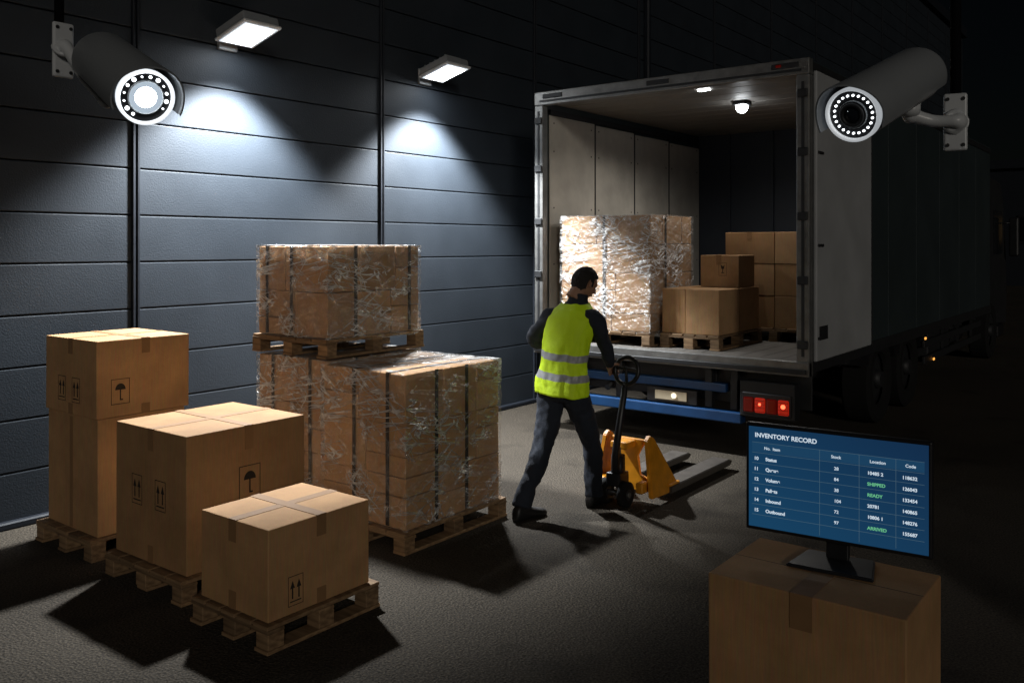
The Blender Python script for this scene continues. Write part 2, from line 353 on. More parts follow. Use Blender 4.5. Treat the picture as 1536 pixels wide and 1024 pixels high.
def film_shell(par,p0,p1,q0,q1,z0,z1,off=.012,amp=.007,top=True):
    bm=bmesh.new(); n=40
    def grid(fn):
        g=[[bm.verts.new(fn(i/n,j/n)) for j in range(n+1)] for i in range(n+1)]
        for i in range(n):
            for j in range(n): bm.faces.new((g[i][j],g[i+1][j],g[i+1][j+1],g[i][j+1]))
    a0,a1,b0,b1=p0-off,p1+off,q0-off,q1+off; zt=z1+off*.6
    def W(v,nrm):
        v=Vector(v); k=noise.noise(Vector((v.x*4,v.y*4,v.z*20+v.x*3)))+.4*noise.noise(Vector((v.x*11,v.y*11,v.z*40)))
        return v+Vector(nrm)*amp*k
    grid(lambda s,t:W((a0+(a1-a0)*s,b0,z0+(zt-z0)*t),(0,-1,0)))
    grid(lambda s,t:W((a1,b0+(b1-b0)*s,z0+(zt-z0)*t),(1,0,0)))
    grid(lambda s,t:W((a1-(a1-a0)*s,b1,z0+(zt-z0)*t),(0,1,0)))
    grid(lambda s,t:W((a0,b1-(b1-b0)*s,z0+(zt-z0)*t),(-1,0,0)))
    if top: grid(lambda s,t:W((a0+(a1-a0)*s,b0+(b1-b0)*t,zt),(0,0,1)))
    bmesh.ops.remove_doubles(bm,verts=bm.verts,dist=.002)
    c=Vector(((p0+p1)/2,(q0+q1)/2,(z0+z1)/2))
    for v in bm.verts: v.co-=c
    mkobj('stretch_film',bm,M_FILM,par,smooth=True,loc=c)
def load(name,p0,p1,q0,q1,z0,z1,layers,wrap=True,straps=(.22,.75),mat=None,strapq=(.28,.78)):
    e=empty(name,((p0+p1)/2,(q0+q1)/2,z0)); z0+=.001
    h=(z1-z0)/layers
    for k in range(layers):
        zz=z0+k*h
        cuts=[p0]+[p0+(p1-p0)*(.5+random.uniform(-.14,.14))]+[p1]
        for i in range(2):
            cq=[q0,q0+(q1-q0)*(.33+random.uniform(-.1,.1)),q0+(q1-q0)*(.67+random.uniform(-.1,.1)),q1]
            for j in range(3):
                s_=random.choice((.4,.5,.62))
                halves=[(zz,zz+h)] if random.random()<.45 else [(zz,zz+h*s_),(zz+h*s_,zz+h)]
                for (a,b) in halves:
                    box('carton',cuts[i]+.003,cuts[i+1]-.003,cq[j]+.003,cq[j+1]-.003,a+.001,b-.0025,mat or random.choice([M_CARD,M_CARD2]),e,.006,2,jit=.0045)
    for s in straps:
        x=p0+(p1-p0)*s; box('strap',x-.014,x+.014,q0-.007,q0-.003,z0+.01,z1+.004,M_STRAP,e)
        box('strap_top',x-.014,x+.014,q0-.006,q1+.006,z1+.0005,z1+.003,M_STRAP,e)
    for s in strapq:
        y=q0+(q1-q0)*s; box('strap',p1+.003,p1+.007,y-.014,y+.014,z0+.01,z1+.004,M_STRAP,e)
    if wrap: film_shell(e,p0,p1,q0,q1,z0-.03,z1)
    return e
M_CB=cardboard('cardboard_stack',(.36,.215,.115))
M_CT=cardboard('cardboard_truck_stack',(.33,.20,.105))
pallet('wooden_pallet',-4.63,-3.79,3.85,4.87)
load('wrapped_pallet_load',-4.60,-3.83,3.90,4.83,.13,1.10,3,straps=(.40,.80),strapq=(.30,.62))
pallet('wooden_pallet',-5.48,-4.66,3.98,4.93)
load('wrapped_pallet_load',-5.45,-4.67,4.01,4.90,.13,1.105,3,mat=M_CB)
pallet('wooden_pallet',-5.48,-4.65,3.97,4.94,z=1.122,h=.13)
load('wrapped_pallet_load',-5.44,-4.67,4.00,4.90,1.252,1.895,2,straps=(.14,.50),strapq=(.28,.88),mat=M_CB)
# ---------------- truck
TP1=-2.56; TP0=-5.41; TQ=7.49; TE=16.2
tr=empty('box_truck',(-3.98,12,0))
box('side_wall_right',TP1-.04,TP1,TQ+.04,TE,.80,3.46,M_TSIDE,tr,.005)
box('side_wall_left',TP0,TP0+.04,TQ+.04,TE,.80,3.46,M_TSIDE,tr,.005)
for k in range(1,7):
    q=TQ+.04+k*1.24; 
    if q>9.2: box('side_seam',TP1-.002,TP1+.003,q-.006,q+.006,.92,3.40,M_TSIDE,tr,.002)
box('side_rail_low',TP1-.01,TP1+.012,TQ+.06,TE,.80,.92,M_DSTEEL,tr,.003)
box('side_rail_top',TP1-.01,TP1+.012,TQ+.06,TE,3.40,3.48,M_DSTEEL,tr,.003)
box('roof',TP0+.002,TP1-.002,TQ+.04,TE,3.462,3.50,M_TSIDE,tr,.004)
box('nose_wall',TP0+.002,TP1-.002,TE-.04,TE+.002,.80,3.46,M_TSIDE,tr)
box('floor',TP0+.042,TP1-.042,TQ+.02,TE-.05,.80,.90,M_TFLOOR,tr)
for k in range(14):
    x=TP0+.1+k*.19; box('floor_plank_gap',x,x+.004,TQ+.1,11.1,.899,.9015,M_BLACK,tr)
box('bulkhead',TP0+.042,TP1-.042,11.2,11.25,.902,3.44,M_BULK,tr)
for k in range(4): box('bulkhead_rib',TP0+.5+k*.6,TP0+.53+k*.6,11.17,11.199,.902,3.40,M_BULK,tr,.004)
lq=TQ+.12
for k in range(4):
    a=lq+k*.9
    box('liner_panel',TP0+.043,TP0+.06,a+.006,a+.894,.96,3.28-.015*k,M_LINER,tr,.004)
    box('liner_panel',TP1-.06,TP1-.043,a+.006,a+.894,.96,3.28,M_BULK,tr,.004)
    box('liner_joint',TP0+.044,TP0+.066,a+.890,a+.910,.96,3.28,M_DSTEEL,tr)
    for zz in (1.1,1.7,2.3,2.9,3.2):
        for qq in (.08,.82): box('rivet',TP0+.059,TP0+.064,a+qq-.008,a+qq+.008,zz-.008,zz+.008,M_DSTEEL,tr,.002)
for z in (.902,3.28):
    box('liner_rail',TP0+.043,TP0+.075,lq,11.19,z+.002,z+.056,M_DSTEEL,tr,.003); box('liner_rail',TP1-.075,TP1-.043,lq,11.19,z+.002,z+.056,M_DSTEEL,tr,.003)
nC=12
for k in range(nC):
    a=TQ+.1+k*(3.65/nC); box('ceiling_slat',TP0+.045,TP1-.045,a+.006,a+3.65/nC-.006,3.40,3.44,M_CEIL,tr,.006)
for x0,x1 in ((TP0-.02,TP0+.085),(TP1-.095,TP1+.02)):
    box('rear_post',x0,x1,TQ-.04,TQ+.05,.78,3.36,M_STEEL,tr,.008,2)
    xm=(x0+x1)/2
    box('post_groove',xm-.012,xm+.012,TQ-.044,TQ-.039,.95,3.3,M_DSTEEL,tr)
    for z in (1.05,1.6,2.15,2.7,3.2): box('hinge',xm-.045,xm+.045,TQ-.058,TQ-.041,z-.035,z+.035,M_DSTEEL,tr,.006)
box('rear_header',TP0-.02,TP1+.02,TQ-.045,TQ+.05,3.36,3.50,M_STEEL,tr,.008,2)
box('header_channel',TP0+.05,TP1-.05,TQ-.052,TQ-.044,3.39,3.41,M_DSTEEL,tr)
for x in (-2.75,-3.98,-5.2): box('header_marker_housing',x-.12,x+.12,TQ-.056,TQ-.044,3.425,3.47,M_DSTEEL,tr,.004)
box('marker_lens',-2.83,-2.78,TQ-.062,TQ-.055,3.435,3.46,M_RED,tr,.003)
box('rear_sill',TP0-.02,TP1+.02,TQ-.06,TQ+.019,.78,.905,M_STEEL,tr,.008,2)
box('sill_lip',TP0,TP1,TQ-.09,TQ-.06,.80,.84,M_DSTEEL,tr,.004)
def door(x0,x1,sx):
    box('folded_door',x0,x1,TQ+.06,TQ+1.70,.90,3.40,M_TDOOR,tr,.012,2)
    xo=x1 if sx>0 else x0
    box('door_edge_trim',x0-.002,x1+.004,TQ+1.70,TQ+1.72,.90,3.40,M_DSTEEL,tr,.003)
    for z in (1.1,1.9,2.7): box('door_strap',min(xo,xo+sx*.01),max(xo,xo+sx*.01),TQ+.08,TQ+.22,z-.012,z+.012,M_DSTEEL,tr,.003)
    box('placard',min(xo,xo+sx*.004),max(xo,xo+sx*.004),TQ+.12,TQ+.34,1.08,1.20,M_DSTEEL,tr)
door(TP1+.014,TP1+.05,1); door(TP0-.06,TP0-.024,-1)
box('ceiling_lamp_base',-3.76,-3.60,8.64,8.80,3.36,3.398,M_DSTEEL,tr,.012)
bm=bmesh.new(); bmesh.ops.create_uvsphere(bm,u_segments=24,v_segments=12,radius=.062)
for v in bm.verts: v.co+=Vector((-3.68,8.72,3.34))
mkobj('ceiling_lamp_dome',bm,M_LENS,tr,smooth=True)
box('ceiling_strip_lamp',-3.74,-3.62,7.80,7.835,3.385,3.398,M_LENS,tr,.004)
def lampspot(nm,q,en,z):
    l=bpy.data.lights.new(nm,'SPOT'); l.energy=en; l.color=(1,.95,.88); l.shadow_soft_size=.03; l.spot_size=math.radians(165); l.spot_blend=.5
    o=bpy.data.objects.new(nm,l); o.location=(-3.68,q,z); COL.objects.link(o); attach(o,tr)
lampspot('cargo_lamp',8.72,50,3.26); lampspot('cargo_lamp_rear',7.82,8,3.36)
for x in (-4.5,-3.5): box('chassis_rail',x-.05,x+.05,TQ+.1,18,.56,.78,M_DSTEEL,tr,.005)
for k in range(8): box('cross_member',TP0+.1,TP1-.1,TQ+.3+k*1.1,TQ+.38+k*1.1,.72,.80,M_DSTEEL,tr)
box('underrun_bar',-5.30,-3.16,TQ-.02,TQ+.09,.30,.40,M_BLUE,tr,.012,2)
box('tail_lift_beam',-5.25,-3.32,TQ+.02,TQ+.12,.56,.64,M_BLUE,tr,.012,2)
for x in (-5.0,-4.45,-3.5,-3.25): box('beam_hanger',x-.035,x+.035,TQ+.03,TQ+.10,.41,.78,M_DSTEEL,tr,.005)
for x in (-4.6,-3.7): tube('lift_ram',[(x,TQ+.06,.48),(x,TQ+.5,.66)],.03,M_DSTEEL,tr,12)
box('rear_skirt',TP0+.05,TP1-.02,TQ+.14,TQ+.16,.46,.79,M_DSTEEL,tr,.004)
box('plate_holder',-4.12,-3.60,TQ+.0,TQ+.02,.415,.55,M_BLACK,tr,.004)
box('number_plate',-4.03,-3.70,TQ-.008,TQ+.0,.44,.525,M_PLATE,tr,.003)
tube('plate_lamp',[(-3.83,TQ-.016,.485),(-3.83,TQ-.0085,.485)],.026,M_PLAMP,tr,18)  # small light of the number plate
for x0 in (-3.17,-5.33):
    x1=x0+.50 if x0>-4 else x0+.46
    box('lamp_cluster_box',x0,x1,TQ-.03,TQ+.10,.38,.70,M_DSTEEL,tr,.012,2)
    box('lamp_cluster_bezel',x0+.03,x1-.03,TQ-.045,TQ-.03,.41,.60,M_BLACK,tr,.006)
    w=(x1-x0-.08)/4
    for k in range(4):
        m=(M_RED,M_REDON,M_RED,M_REDON)[k] if x0>-4 else (M_REDON,M_RED,M_RED,M_RED)[k]
        a=x0+.04+k*w
        box('lamp_lens',a+.005,a+w-.005,TQ-.058,TQ-.044,.43,.56,m,tr,.012,2)
        for j in range(4): box('lamp_lens_rib',a+.008,a+w-.008,TQ-.0605,TQ-.0575,.440+.032*j,.444+.032*j,M_RED,tr)
        if m is M_REDON: tube('bulb',[(a+w/2,TQ-.0625,.505),(a+w/2,TQ-.0595,.505)],.02 if k!=1 else .012,M_REDHOT,tr,14)
def wheel(q,side,r=.47,w=.30,x=None):
    xo=TP1-.03 if side>0 else TP0+.03
    a,b=(xo-w,xo) if side>0 else (xo+w,xo)
    d=1 if side>0 else -1
    prof=[(a,r*.90),(a+d*.03,r*.985),(b-d*.03,r*.985),(b,r*.9),(b-d*.015,r*.62),(b-d*.05,r*.58)]
    bm=bmesh.new(); seg=40
    rings=[[bm.verts.new((xx,q+rr*math.cos(2*math.pi*k/seg),r+rr*math.sin(2*math.pi*k/seg))) for k in range(seg)] for xx,rr in prof]
    for i in range(len(rings)-1):
        for k in range(seg): bm.faces.new((rings[i][k],rings[i][(k+1)%seg],rings[i+1][(k+1)%seg],rings[i+1][k]))
    bm.faces.new(rings[0]); bmesh.ops.recalc_face_normals(bm,faces=bm.faces)
    mkobj('tyre',bm,M_RUB,tr,smooth=False)
    tube('rim',[(b-d*.12,q,r),(b-d*.07,q,r),(b-d*.05,q,r)],[r*.58,r*.59,r*.3],M_DSTEEL,tr,24); tube('hub',[(b-d*.1,q,r),(b+d*.01,q,r)],[r*.25,r*.18],M_DSTEEL,tr,16)
for q in (9.85,11.05,16.6):
    for s in (1,-1): wheel(q,s)
for q in (9.85,11.05):
    tube('axle',[(TP0+.2,q,.47),(TP1-.2,q,.47)],.07,M_DSTEEL,tr,12)
    pts=[(q+.56*math.cos(t),.47+.56*math.sin(t)) for t in [math.radians(x) for x in range(20,161,14)]]
    for x0,x1 in ((TP1-.36,TP1-.02),(TP0+.02,TP0+.36)):
        bm=bmesh.new(); 
        A=[bm.verts.new((x0,y,min(z,.79))) for y,z in pts]; B=[bm.verts.new((x1,y,min(z,.79))) for y,z in pts]
        for i in range(len(pts)-1): bm.faces.new((A[i],A[i+1],B[i+1],B[i]))
        mkobj('mudguard',bm,M_BLACK,tr)
for z in (.42,.62): box('side_guard_rail',TP1-.06,TP1-.03,11.8,15.6,z,z+.09,M_DSTEEL,tr,.006)
for q in (12,13,14,15): box('guard_post',TP1-.09,TP1-.061,q,q+.05,.40,.79,M_DSTEEL,tr)
box('pallet_locker',TP1-.7,TP1-.10,12.3,13.6,.38,.78,M_DSTEEL,tr,.02); tube('fuel_tank',[(TP1-.4,13.9,.58),(TP1-.4,15.1,.58)],.21,M_DSTEEL,tr,20)
for q,z in ((11.75,.76),(12.2,.46)): box('side_marker',TP1-.02,TP1-.005,q,q+.05,z-.03,z+.0,M_AMBER,tr,.004)
bm=bmesh.new()
prof=[(16.35,.55),(18.25,.45),(18.35,1.0),(18.25,1.7),(17.95,2.75),(17.6,3.05),(16.35,3.05)]
A=[bm.verts.new((TP0+.12,q,z)) for q,z in prof]; B=[bm.verts.new((TP1-.06,q,z)) for q,z in prof]
bm.faces.new(A); bm.faces.new(B[::-1])
for i in range(len(prof)): j=(i+1)%len(prof); bm.faces.new((A[i],B[i],B[j],A[j]))
bmesh.ops.recalc_face_normals(bm,faces=bm.faces); bmesh.ops.bevel(bm,geom=list(bm.edges),offset=.05,segments=3,affect='EDGES')
mkobj('cab_shell',bm,M_DSTEEL,tr)
box('cab_side_window',TP1-.062,TP1-.055,16.9,17.8,1.75,2.5,M_BMETAL,tr,.003)
box('windscreen_band',TP0+.3,TP1-.25,18.12,18.27,1.75,2.0,M_BMETAL,tr,.02)
box('wing_mirror',TP1+.02,TP1+.18,17.95,18.05,1.7,2.4,M_BLACK,tr,.03,2); tube('mirror_arm',[(TP1-.1,17.9,2.3),(TP1+.1,18.0,2.3)],.015,M_BLACK,tr,8)
box('cab_step',TP1-.3,TP1-.05,17.3,17.9,.3,.5,M_BLACK,tr,.02)
FZ=.902
pallet('wooden_pallet',-5.25,-4.16,7.62,8.60,z=FZ,h=.14)
load('wrapped_pallet_load',-5.22,-4.17,7.64,8.56,FZ+.14,2.20,4,straps=(.5,),strapq=(.35,),mat=M_CT)
pallet('wooden_pallet',-4.12,-3.49,7.74,8.80,z=FZ,h=.14)
carton('cardboard_box',-4.11,-3.86,7.78,8.26,FZ+.14,1.475,'none',mat=M_CARD)
carton('cardboard_box',-3.857,-3.51,7.78,8.26,FZ+.14,1.475,'none',mat=M_CARD2)
carton('cardboard_box',-4.11,-3.51,8.264,8.76,FZ+.14,1.475,'none')
carton('cardboard_box',-3.95,-3.54,8.31,8.72,1.477,1.80,'one',[('q',.24,1.66,.11,'glass')],mat=M_CARD2)
pallet('wooden_pallet',-3.98,-2.84,8.88,9.72,z=FZ,h=.14)
for k in range(3):
    z=FZ+.14+k*.333
    carton('cardboard_box',-3.96+.01*k,-3.40,8.90,9.66,z,z+.33,'one' if k==2 else 'none',mat=(M_CARD,M_CARD2,M_CARD)[k])
    carton('cardboard_box',-3.395,-2.87,8.90,9.66,z,z+.33,'one' if k==2 else 'none',mat=(M_CARD2,M_CARD,M_CARD2)[k])
# ---------------- foreground carton + monitor
M_CARDF=cardboard('cardboard_front',(.50,.285,.132))
carton('cardboard_box',-1.335,-.68,2.87,3.34,0,.75,'one',mat=M_CARDF,drop=.13,tw=.075)
mo=empty('computer_monitor',(-1.0,3.20,.7525),math.radians(5))
def LB(n,*a,mat=None,bev=0,seg=1): return box(n,*a,mat,mo,bev,seg,local=True)
bm=bmesh.new()
lo=[(-.15,-.10),(.15,-.10),(.12,.10),(-.12,.10)]
A=[bm.verts.new((x,y,.0)) for x,y in lo]; B=[bm.verts.new((x*.97,y*.97,.012)) for x,y in lo]
bm.faces.new(A[::-1]); bm.faces.new(B)
for i in range(4): bm.faces.new((A[i],A[(i+1)%4],B[(i+1)%4],B[i]))
bmesh.ops.bevel(bm,geom=list(bm.edges),offset=.004,segments=2,affect='EDGES')
mkobj('stand_base',bm,M_BLACK,mo,local=True)
LB('stand_neck',-.04,.04,.035,.06,.010,.22,mat=M_BLACK,bev=.006,seg=2)
LB('neck_bracket',-.06,.06,.018,.05,.16,.28,mat=M_BLACK,bev=.006)
LB('screen_bezel',-.32,.32,-.012,.018,.083,.483,mat=M_BLACK,bev=.007,seg=3)
m,nt,b=nodes('screen_glow'); N=nt.nodes; L=nt.links
tc=N.new('ShaderNodeTexCoord'); sp=N.new('ShaderNodeSeparateXYZ'); L.new(tc.outputs['Generated'],sp.inputs[0])
ax_=N.new('ShaderNodeMath'); ax_.operation='MULTIPLY_ADD'; ax_.inputs[1].default_value=.5; L.new(sp.outputs['X'],ax_.inputs[0])
hz=N.new('ShaderNodeMath'); hz.operation='MULTIPLY'; hz.inputs[1].default_value=.5; L.new(sp.outputs['Z'],hz.inputs[0]); L.new(hz.outputs[0],ax_.inputs[2])
r=N.new('ShaderNodeValToRGB'); r.color_ramp.elements[0].color=(.008,.055,.125,1); r.color_ramp.elements[1].color=(.006,.026,.070,1); L.new(ax_.outputs[0],r.inputs['Fac'])
L.new(r.outputs['Color'],b.inputs['Emission Color']); b.inputs['Emission Strength'].default_value=.95; b.inputs['Base Color'].default_value=(.005,.008,.015,1); b.inputs['Roughness'].default_value=.4; b.inputs['Specular IOR Level'].default_value=.3
LB('screen_panel',-.308,.308,-.0135,-.0118,.097,.470,mat=m)
M_TXT=emit('screen_text',(.70,.82,.92),.85); M_TXG=emit('screen_text_green',(.18,.66,.32),.75); M_LIN=emit('screen_line',(.25,.45,.60),.26); M_HD=emit('screen_header',(.012,.055,.12),.9)
def text(s,x,z,size,mat,bold=0):
    c=bpy.data.curves.new('txt','FONT'); c.body=s; c.size=size; c.offset=bold
    o=bpy.data.objects.new('txt',c); COL.objects.link(o)
    dg=bpy.context.evaluated_depsgraph_get(); dg.update()
    me=bpy.data.meshes.new_from_object(o.evaluated_get(dg)); bpy.data.objects.remove(o)
    me.transform(Matrix.Translation((x,-.0150,z))@Matrix.Rotation(math.radians(90),4,'X'))
    me.materials.clear(); me.materials.append(mat)
    o=bpy.data.objects.new('screen_text',me); COL.objects.link(o); o.parent=mo
text('INVENTORY RECORD',-.285,.432,.023,M_TXT,.0006)
rows=['Status','Queue','Volume','Pallets','Inbound','Outbound']
LB('header_band',-.295,.295,-.0142,-.0136,.377,.412,mat=M_HD)
text('No.  Item',-.25,.388,.015,M_TXT,.0003) 
for c,t in zip([-.03,.10,.215],['Stock','Location','Code']): text(t,c+.02,.388,.015,M_TXT,.0003)
for k in range(8):
    z=.412-.0385*k if k else .412
    LB('rule',-.295,.295,-.0146,-.0143,z-.0006,z+.0006,mat=M_LIN)
for c in (-.05,.085,.205): LB('column_rule',c-.0006,c+.0006,-.0146,-.0143,.1045,.412,mat=M_LIN)
vals=['28','84','38','104','72','97']
for k,rn in enumerate(rows):
    z=.3465-.0385*k
    text('%d'%(10+k),-.288,z,.017,M_TXT,.0005); text(rn,-.245,z,.017,M_TXT,.0006); text(vals[k],.0,z,.016,M_TXT,.0003)
    text(['10485 2','SHIPPED','READY','20781','10806 1','ARRIVED'][k],.112,z,.016,M_TXG if k in(1,2,5) else M_TXT,.0005)
    text(str(118632+k*7411),.225,z,.016,M_TXT,.0005)
# ---------------- security cameras on an overhead gantry
ga=empty('overhead_gantry',tuple(cw(0,2.35,3.7)))
def cbox(name,x0,x1,y0,y1,z0,z1,mat,par,bev=0):
    c=cw((x0+x1)/2,(y0+y1)/2,(z0+z1)/2); bm=bmesh.new(); bm_box(bm,-(x1-x0)/2,(x1-x0)/2,-(y1-y0)/2,(y1-y0)/2,-(z1-z0)/2,(z1-z0)/2,0,bev)
    bmesh.ops.rotate(bm,verts=bm.verts,cent=(0,0,0),matrix=Matrix.Rotation(YAW,3,'Z'))
    return mkobj(name,bm,mat,par,loc=c)
cbox('gantry_beam',-6.1,3.2,2.28,2.42,3.65,3.85,M_PAINTBLK,ga,.01)
cbox('gantry_post',3.1,3.3,2.25,2.45,0,3.9,M_PAINTBLK,ga,.01)
def cctv(name,lens,rear,R,plate,nrm,lit):
    lens=cw(*lens); rear=cw(*rear); plate=cw(*plate)
    ax=(lens-rear).normalized(); Ln=(lens-rear).length
    e=empty(name,tuple(rear))
    up=Vector((0,0,1)); up=(up-ax*up.dot(ax)).normalized(); side=ax.cross(up)
    f=lambda t:rear+ax*t
    tube('body',[f(-.03*R/.06),f(-.012),f(0),f(Ln-.02),f(Ln)],[R*.60,R*.92,R*.97,R*.97,R*.93],M_WHITE,e,40,up=up)
    tube('body_seam',[f(Ln*.33),f(Ln*.34)],R*.982,M_GREYH,e,40,up=up)
    bm=bmesh.new(); n=28; a0=math.radians(-22); a1=math.radians(202)
    def ring(t,r,cut=0):
        return [bm.verts.new(f(t+cut*(abs(math.cos(a0+(a1-a0)*k/n))**2)*-1)+(side*math.cos(a0+(a1-a0)*k/n)+up*math.sin(a0+(a1-a0)*k/n))*r) for k in range(n+1)]
    Rs=[ring(-.035,R*.95),ring(-.015,R*1.13),ring(.0,R*1.17),ring(Ln*.5,R*1.19),ring(Ln+R*.85,R*1.24,R*.45),ring(Ln+R*.85,R*1.18,R*.45),ring(Ln*.5,R*1.12),ring(-.0,R*1.10),ring(-.02,R*1.0)]
    for i in range(len(Rs)-1):
        for k in range(n): bm.faces.new((Rs[i][k],Rs[i][k+1],Rs[i+1][k+1],Rs[i+1][k]))
    for idx in (0,n):
        bm.faces.new([r[idx] for r in Rs])
    bmesh.ops.recalc_face_normals(bm,faces=bm.faces)
    o=mkobj('sunshield',bm,M_GREYH,e)
    for p in o.data.polygons: p.use_smooth=len(p.vertices)==4
    md=o.modifiers.new('e','EDGE_SPLIT'); md.split_angle=math.radians(40)
    def annulus(nm,t0,t1,ri,ro,mat):
        bm=bmesh.new(); seg=48; rr=[]
        for t,r in ((t0,ro),(t1,ro),(t1+.002,(ro+ri)/2),(t1,ri),(t0,ri)):
            rr.append([bm.verts.new(f(t)+(side*math.cos(2*math.pi*k/seg)+up*math.sin(2*math.pi*k/seg))*r) for k in range(seg)])
        for i in range(5):
            j=(i+1)%5
            for k in range(seg): bm.faces.new((rr[i][k],rr[i][(k+1)%seg],rr[j][(k+1)%seg],rr[j][k]))
        bmesh.ops.recalc_face_normals(bm,faces=bm.faces); mkobj(nm,bm,mat,e,smooth=True)
    annulus('front_ring',Ln-.004,Ln+.012,R*.86,R*.97,M_RINGL if lit else M_RING)
    tube('front_plate',[f(Ln-.001),f(Ln+.003)],R*.87,M_BLACK,e,40,up=up)
    if not lit:
        annulus('lens_barrel',Ln+.003,Ln+.014,R*.30,R*.44,M_DSTEEL)
        annulus('lens_ring',Ln+.003,Ln+.009,R*.47,R*.50,M_GREYH)
        bm=bmesh.new(); bmesh.ops.create_uvsphere(bm,u_segments=24,v_segments=12,radius=R*.31)
        q=ax.to_track_quat('Z','Y').to_matrix(); 
        for v in bm.verts: v.co=q@Vector((v.co.x,v.co.y,v.co.z*.4))+f(Ln+.006)
        mkobj('lens_glass',bm,M_GLASS,e,smooth=True)
        nled=22
        for k in range(nled):
            a=2*math.pi*k/nled; c=f(Ln+.003)+(side*math.cos(a)+up*math.sin(a))*R*.68
            tube('led',[c,c+ax*.003],R*.04,M_LED,e,10)
    else:
        # white-light module: bright core, glowing inner bowl, dark glass rim with small LEDs
        annulus('lit_bowl',Ln+.003,Ln+.0055,R*.30,R*.56,M_BOWL)
        annulus('bowl_rim',Ln+.003,Ln+.009,R*.56,R*.60,M_GREYH)
        tube('lens_light_core',[f(Ln+.004),f(Ln+.012),f(Ln+.018)],[R*.38,R*.34,R*.18],M_LEDC,e,24,up=up)
        for k in range(16):
            a=2*math.pi*(k+.3)/16; c=f(Ln+.003)+(side*math.cos(a)+up*math.sin(a))*R*.72
            if k in (10,11,12): continue
            tube('led',[c,c+ax*.003],R*(.035+.02*(k%3)),M_LED,e,8)
    nrm=(cw(*nrm)).normalized(); 
    b0=f(Ln*.16)-up*R*.85; b1=b0-up*R*.45
    pe=plate+nrm*R*.12
    mid=(b1+pe)/2+Vector((0,0,-R*.1))
    bm=bmesh.new(); bm_tube(bm,[b0,b1],[R*.42,R*.34],20)
    pts,rd=smoothline([b1,mid,pe+nrm*R*.25,pe],[R*.28,R*.24,R*.26,R*.5],6); bm_tube(bm,pts,rd,18)
    bmesh.ops.recalc_face_normals(bm,faces=bm.faces); o=mkobj('bracket_arm',bm,M_WHITE,e)
    for p in o.data.polygons: p.use_smooth=len(p.vertices)==4
    bm=bmesh.new(); bmesh.ops.create_uvsphere(bm,u_segments=20,v_segments=12,radius=R*.33); bmesh.ops.translate(bm,verts=bm.verts,vec=b1); mkobj('ball_joint',bm,M_WHITE,e,smooth=True)
    tang=Vector((0,0,1)).cross(nrm).normalized()
    rot=Matrix((tang,nrm,Vector((0,0,1)))).transposed()
    bm=bmesh.new(); w=R*.42; hh=R*1.12; bm_box(bm,-w,w,-R*.1,R*.1,-hh,hh,0,R*.09,3)
    for v in bm.verts: v.co=rot@v.co+plate
    mkobj('wall_plate',bm,M_WHITE,e)
    for sx in(-1,1):
        for sz in(-1,1):
            c=plate+tang*sx*w*.65+Vector((0,0,sz*hh*.8))+nrm*R*.1
            tube('screw',[c,c+nrm*.003],R*.07,M_DSTEEL,e,10)
    pc=plate-nrm*(R*.1+.014)
    tube('drop_pole',[Vector((pc.x,pc.y,plate.z-hh*.7)),Vector((pc.x,pc.y,3.70))],.013,M_PAINTBLK,ga,14)
    return e,ax,f(Ln+.03)
eR,axR,LR=cctv('security_camera',(.772,1.98,2.196),(1.02,2.22,2.325),.064,(1.107,2.19,2.207),(-.45,-.86,0),False)
eL,axL,LLp=cctv('security_camera',(-.895,2.14,2.262),(-1.125,2.42,2.405),.070,(-1.28,2.50,2.455),(.80,-.6,0),True)
l=bpy.data.lights.new('camera_led_beam','SPOT'); l.energy=22; l.spot_size=math.radians(110); l.spot_blend=.9; l.shadow_soft_size=.03; l.color=(.92,.96,1)
o=bpy.data.objects.new('led_beam',l); COL.objects.link(o); o.location=LLp; o.rotation_euler=axL.to_track_quat('-Z','Y').to_euler(); attach(o,eL)
l=bpy.data.lights.new('camera_led_beam2','SPOT'); l.energy=6; l.spot_size=math.radians(110); l.spot_blend=.9; l.shadow_soft_size=.03; l.color=(.92,.96,1)
o=bpy.data.objects.new('led_beam',l); COL.objects.link(o); o.location=LR; o.rotation_euler=axR.to_track_quat('-Z','Y').to_euler(); attach(o,eR)
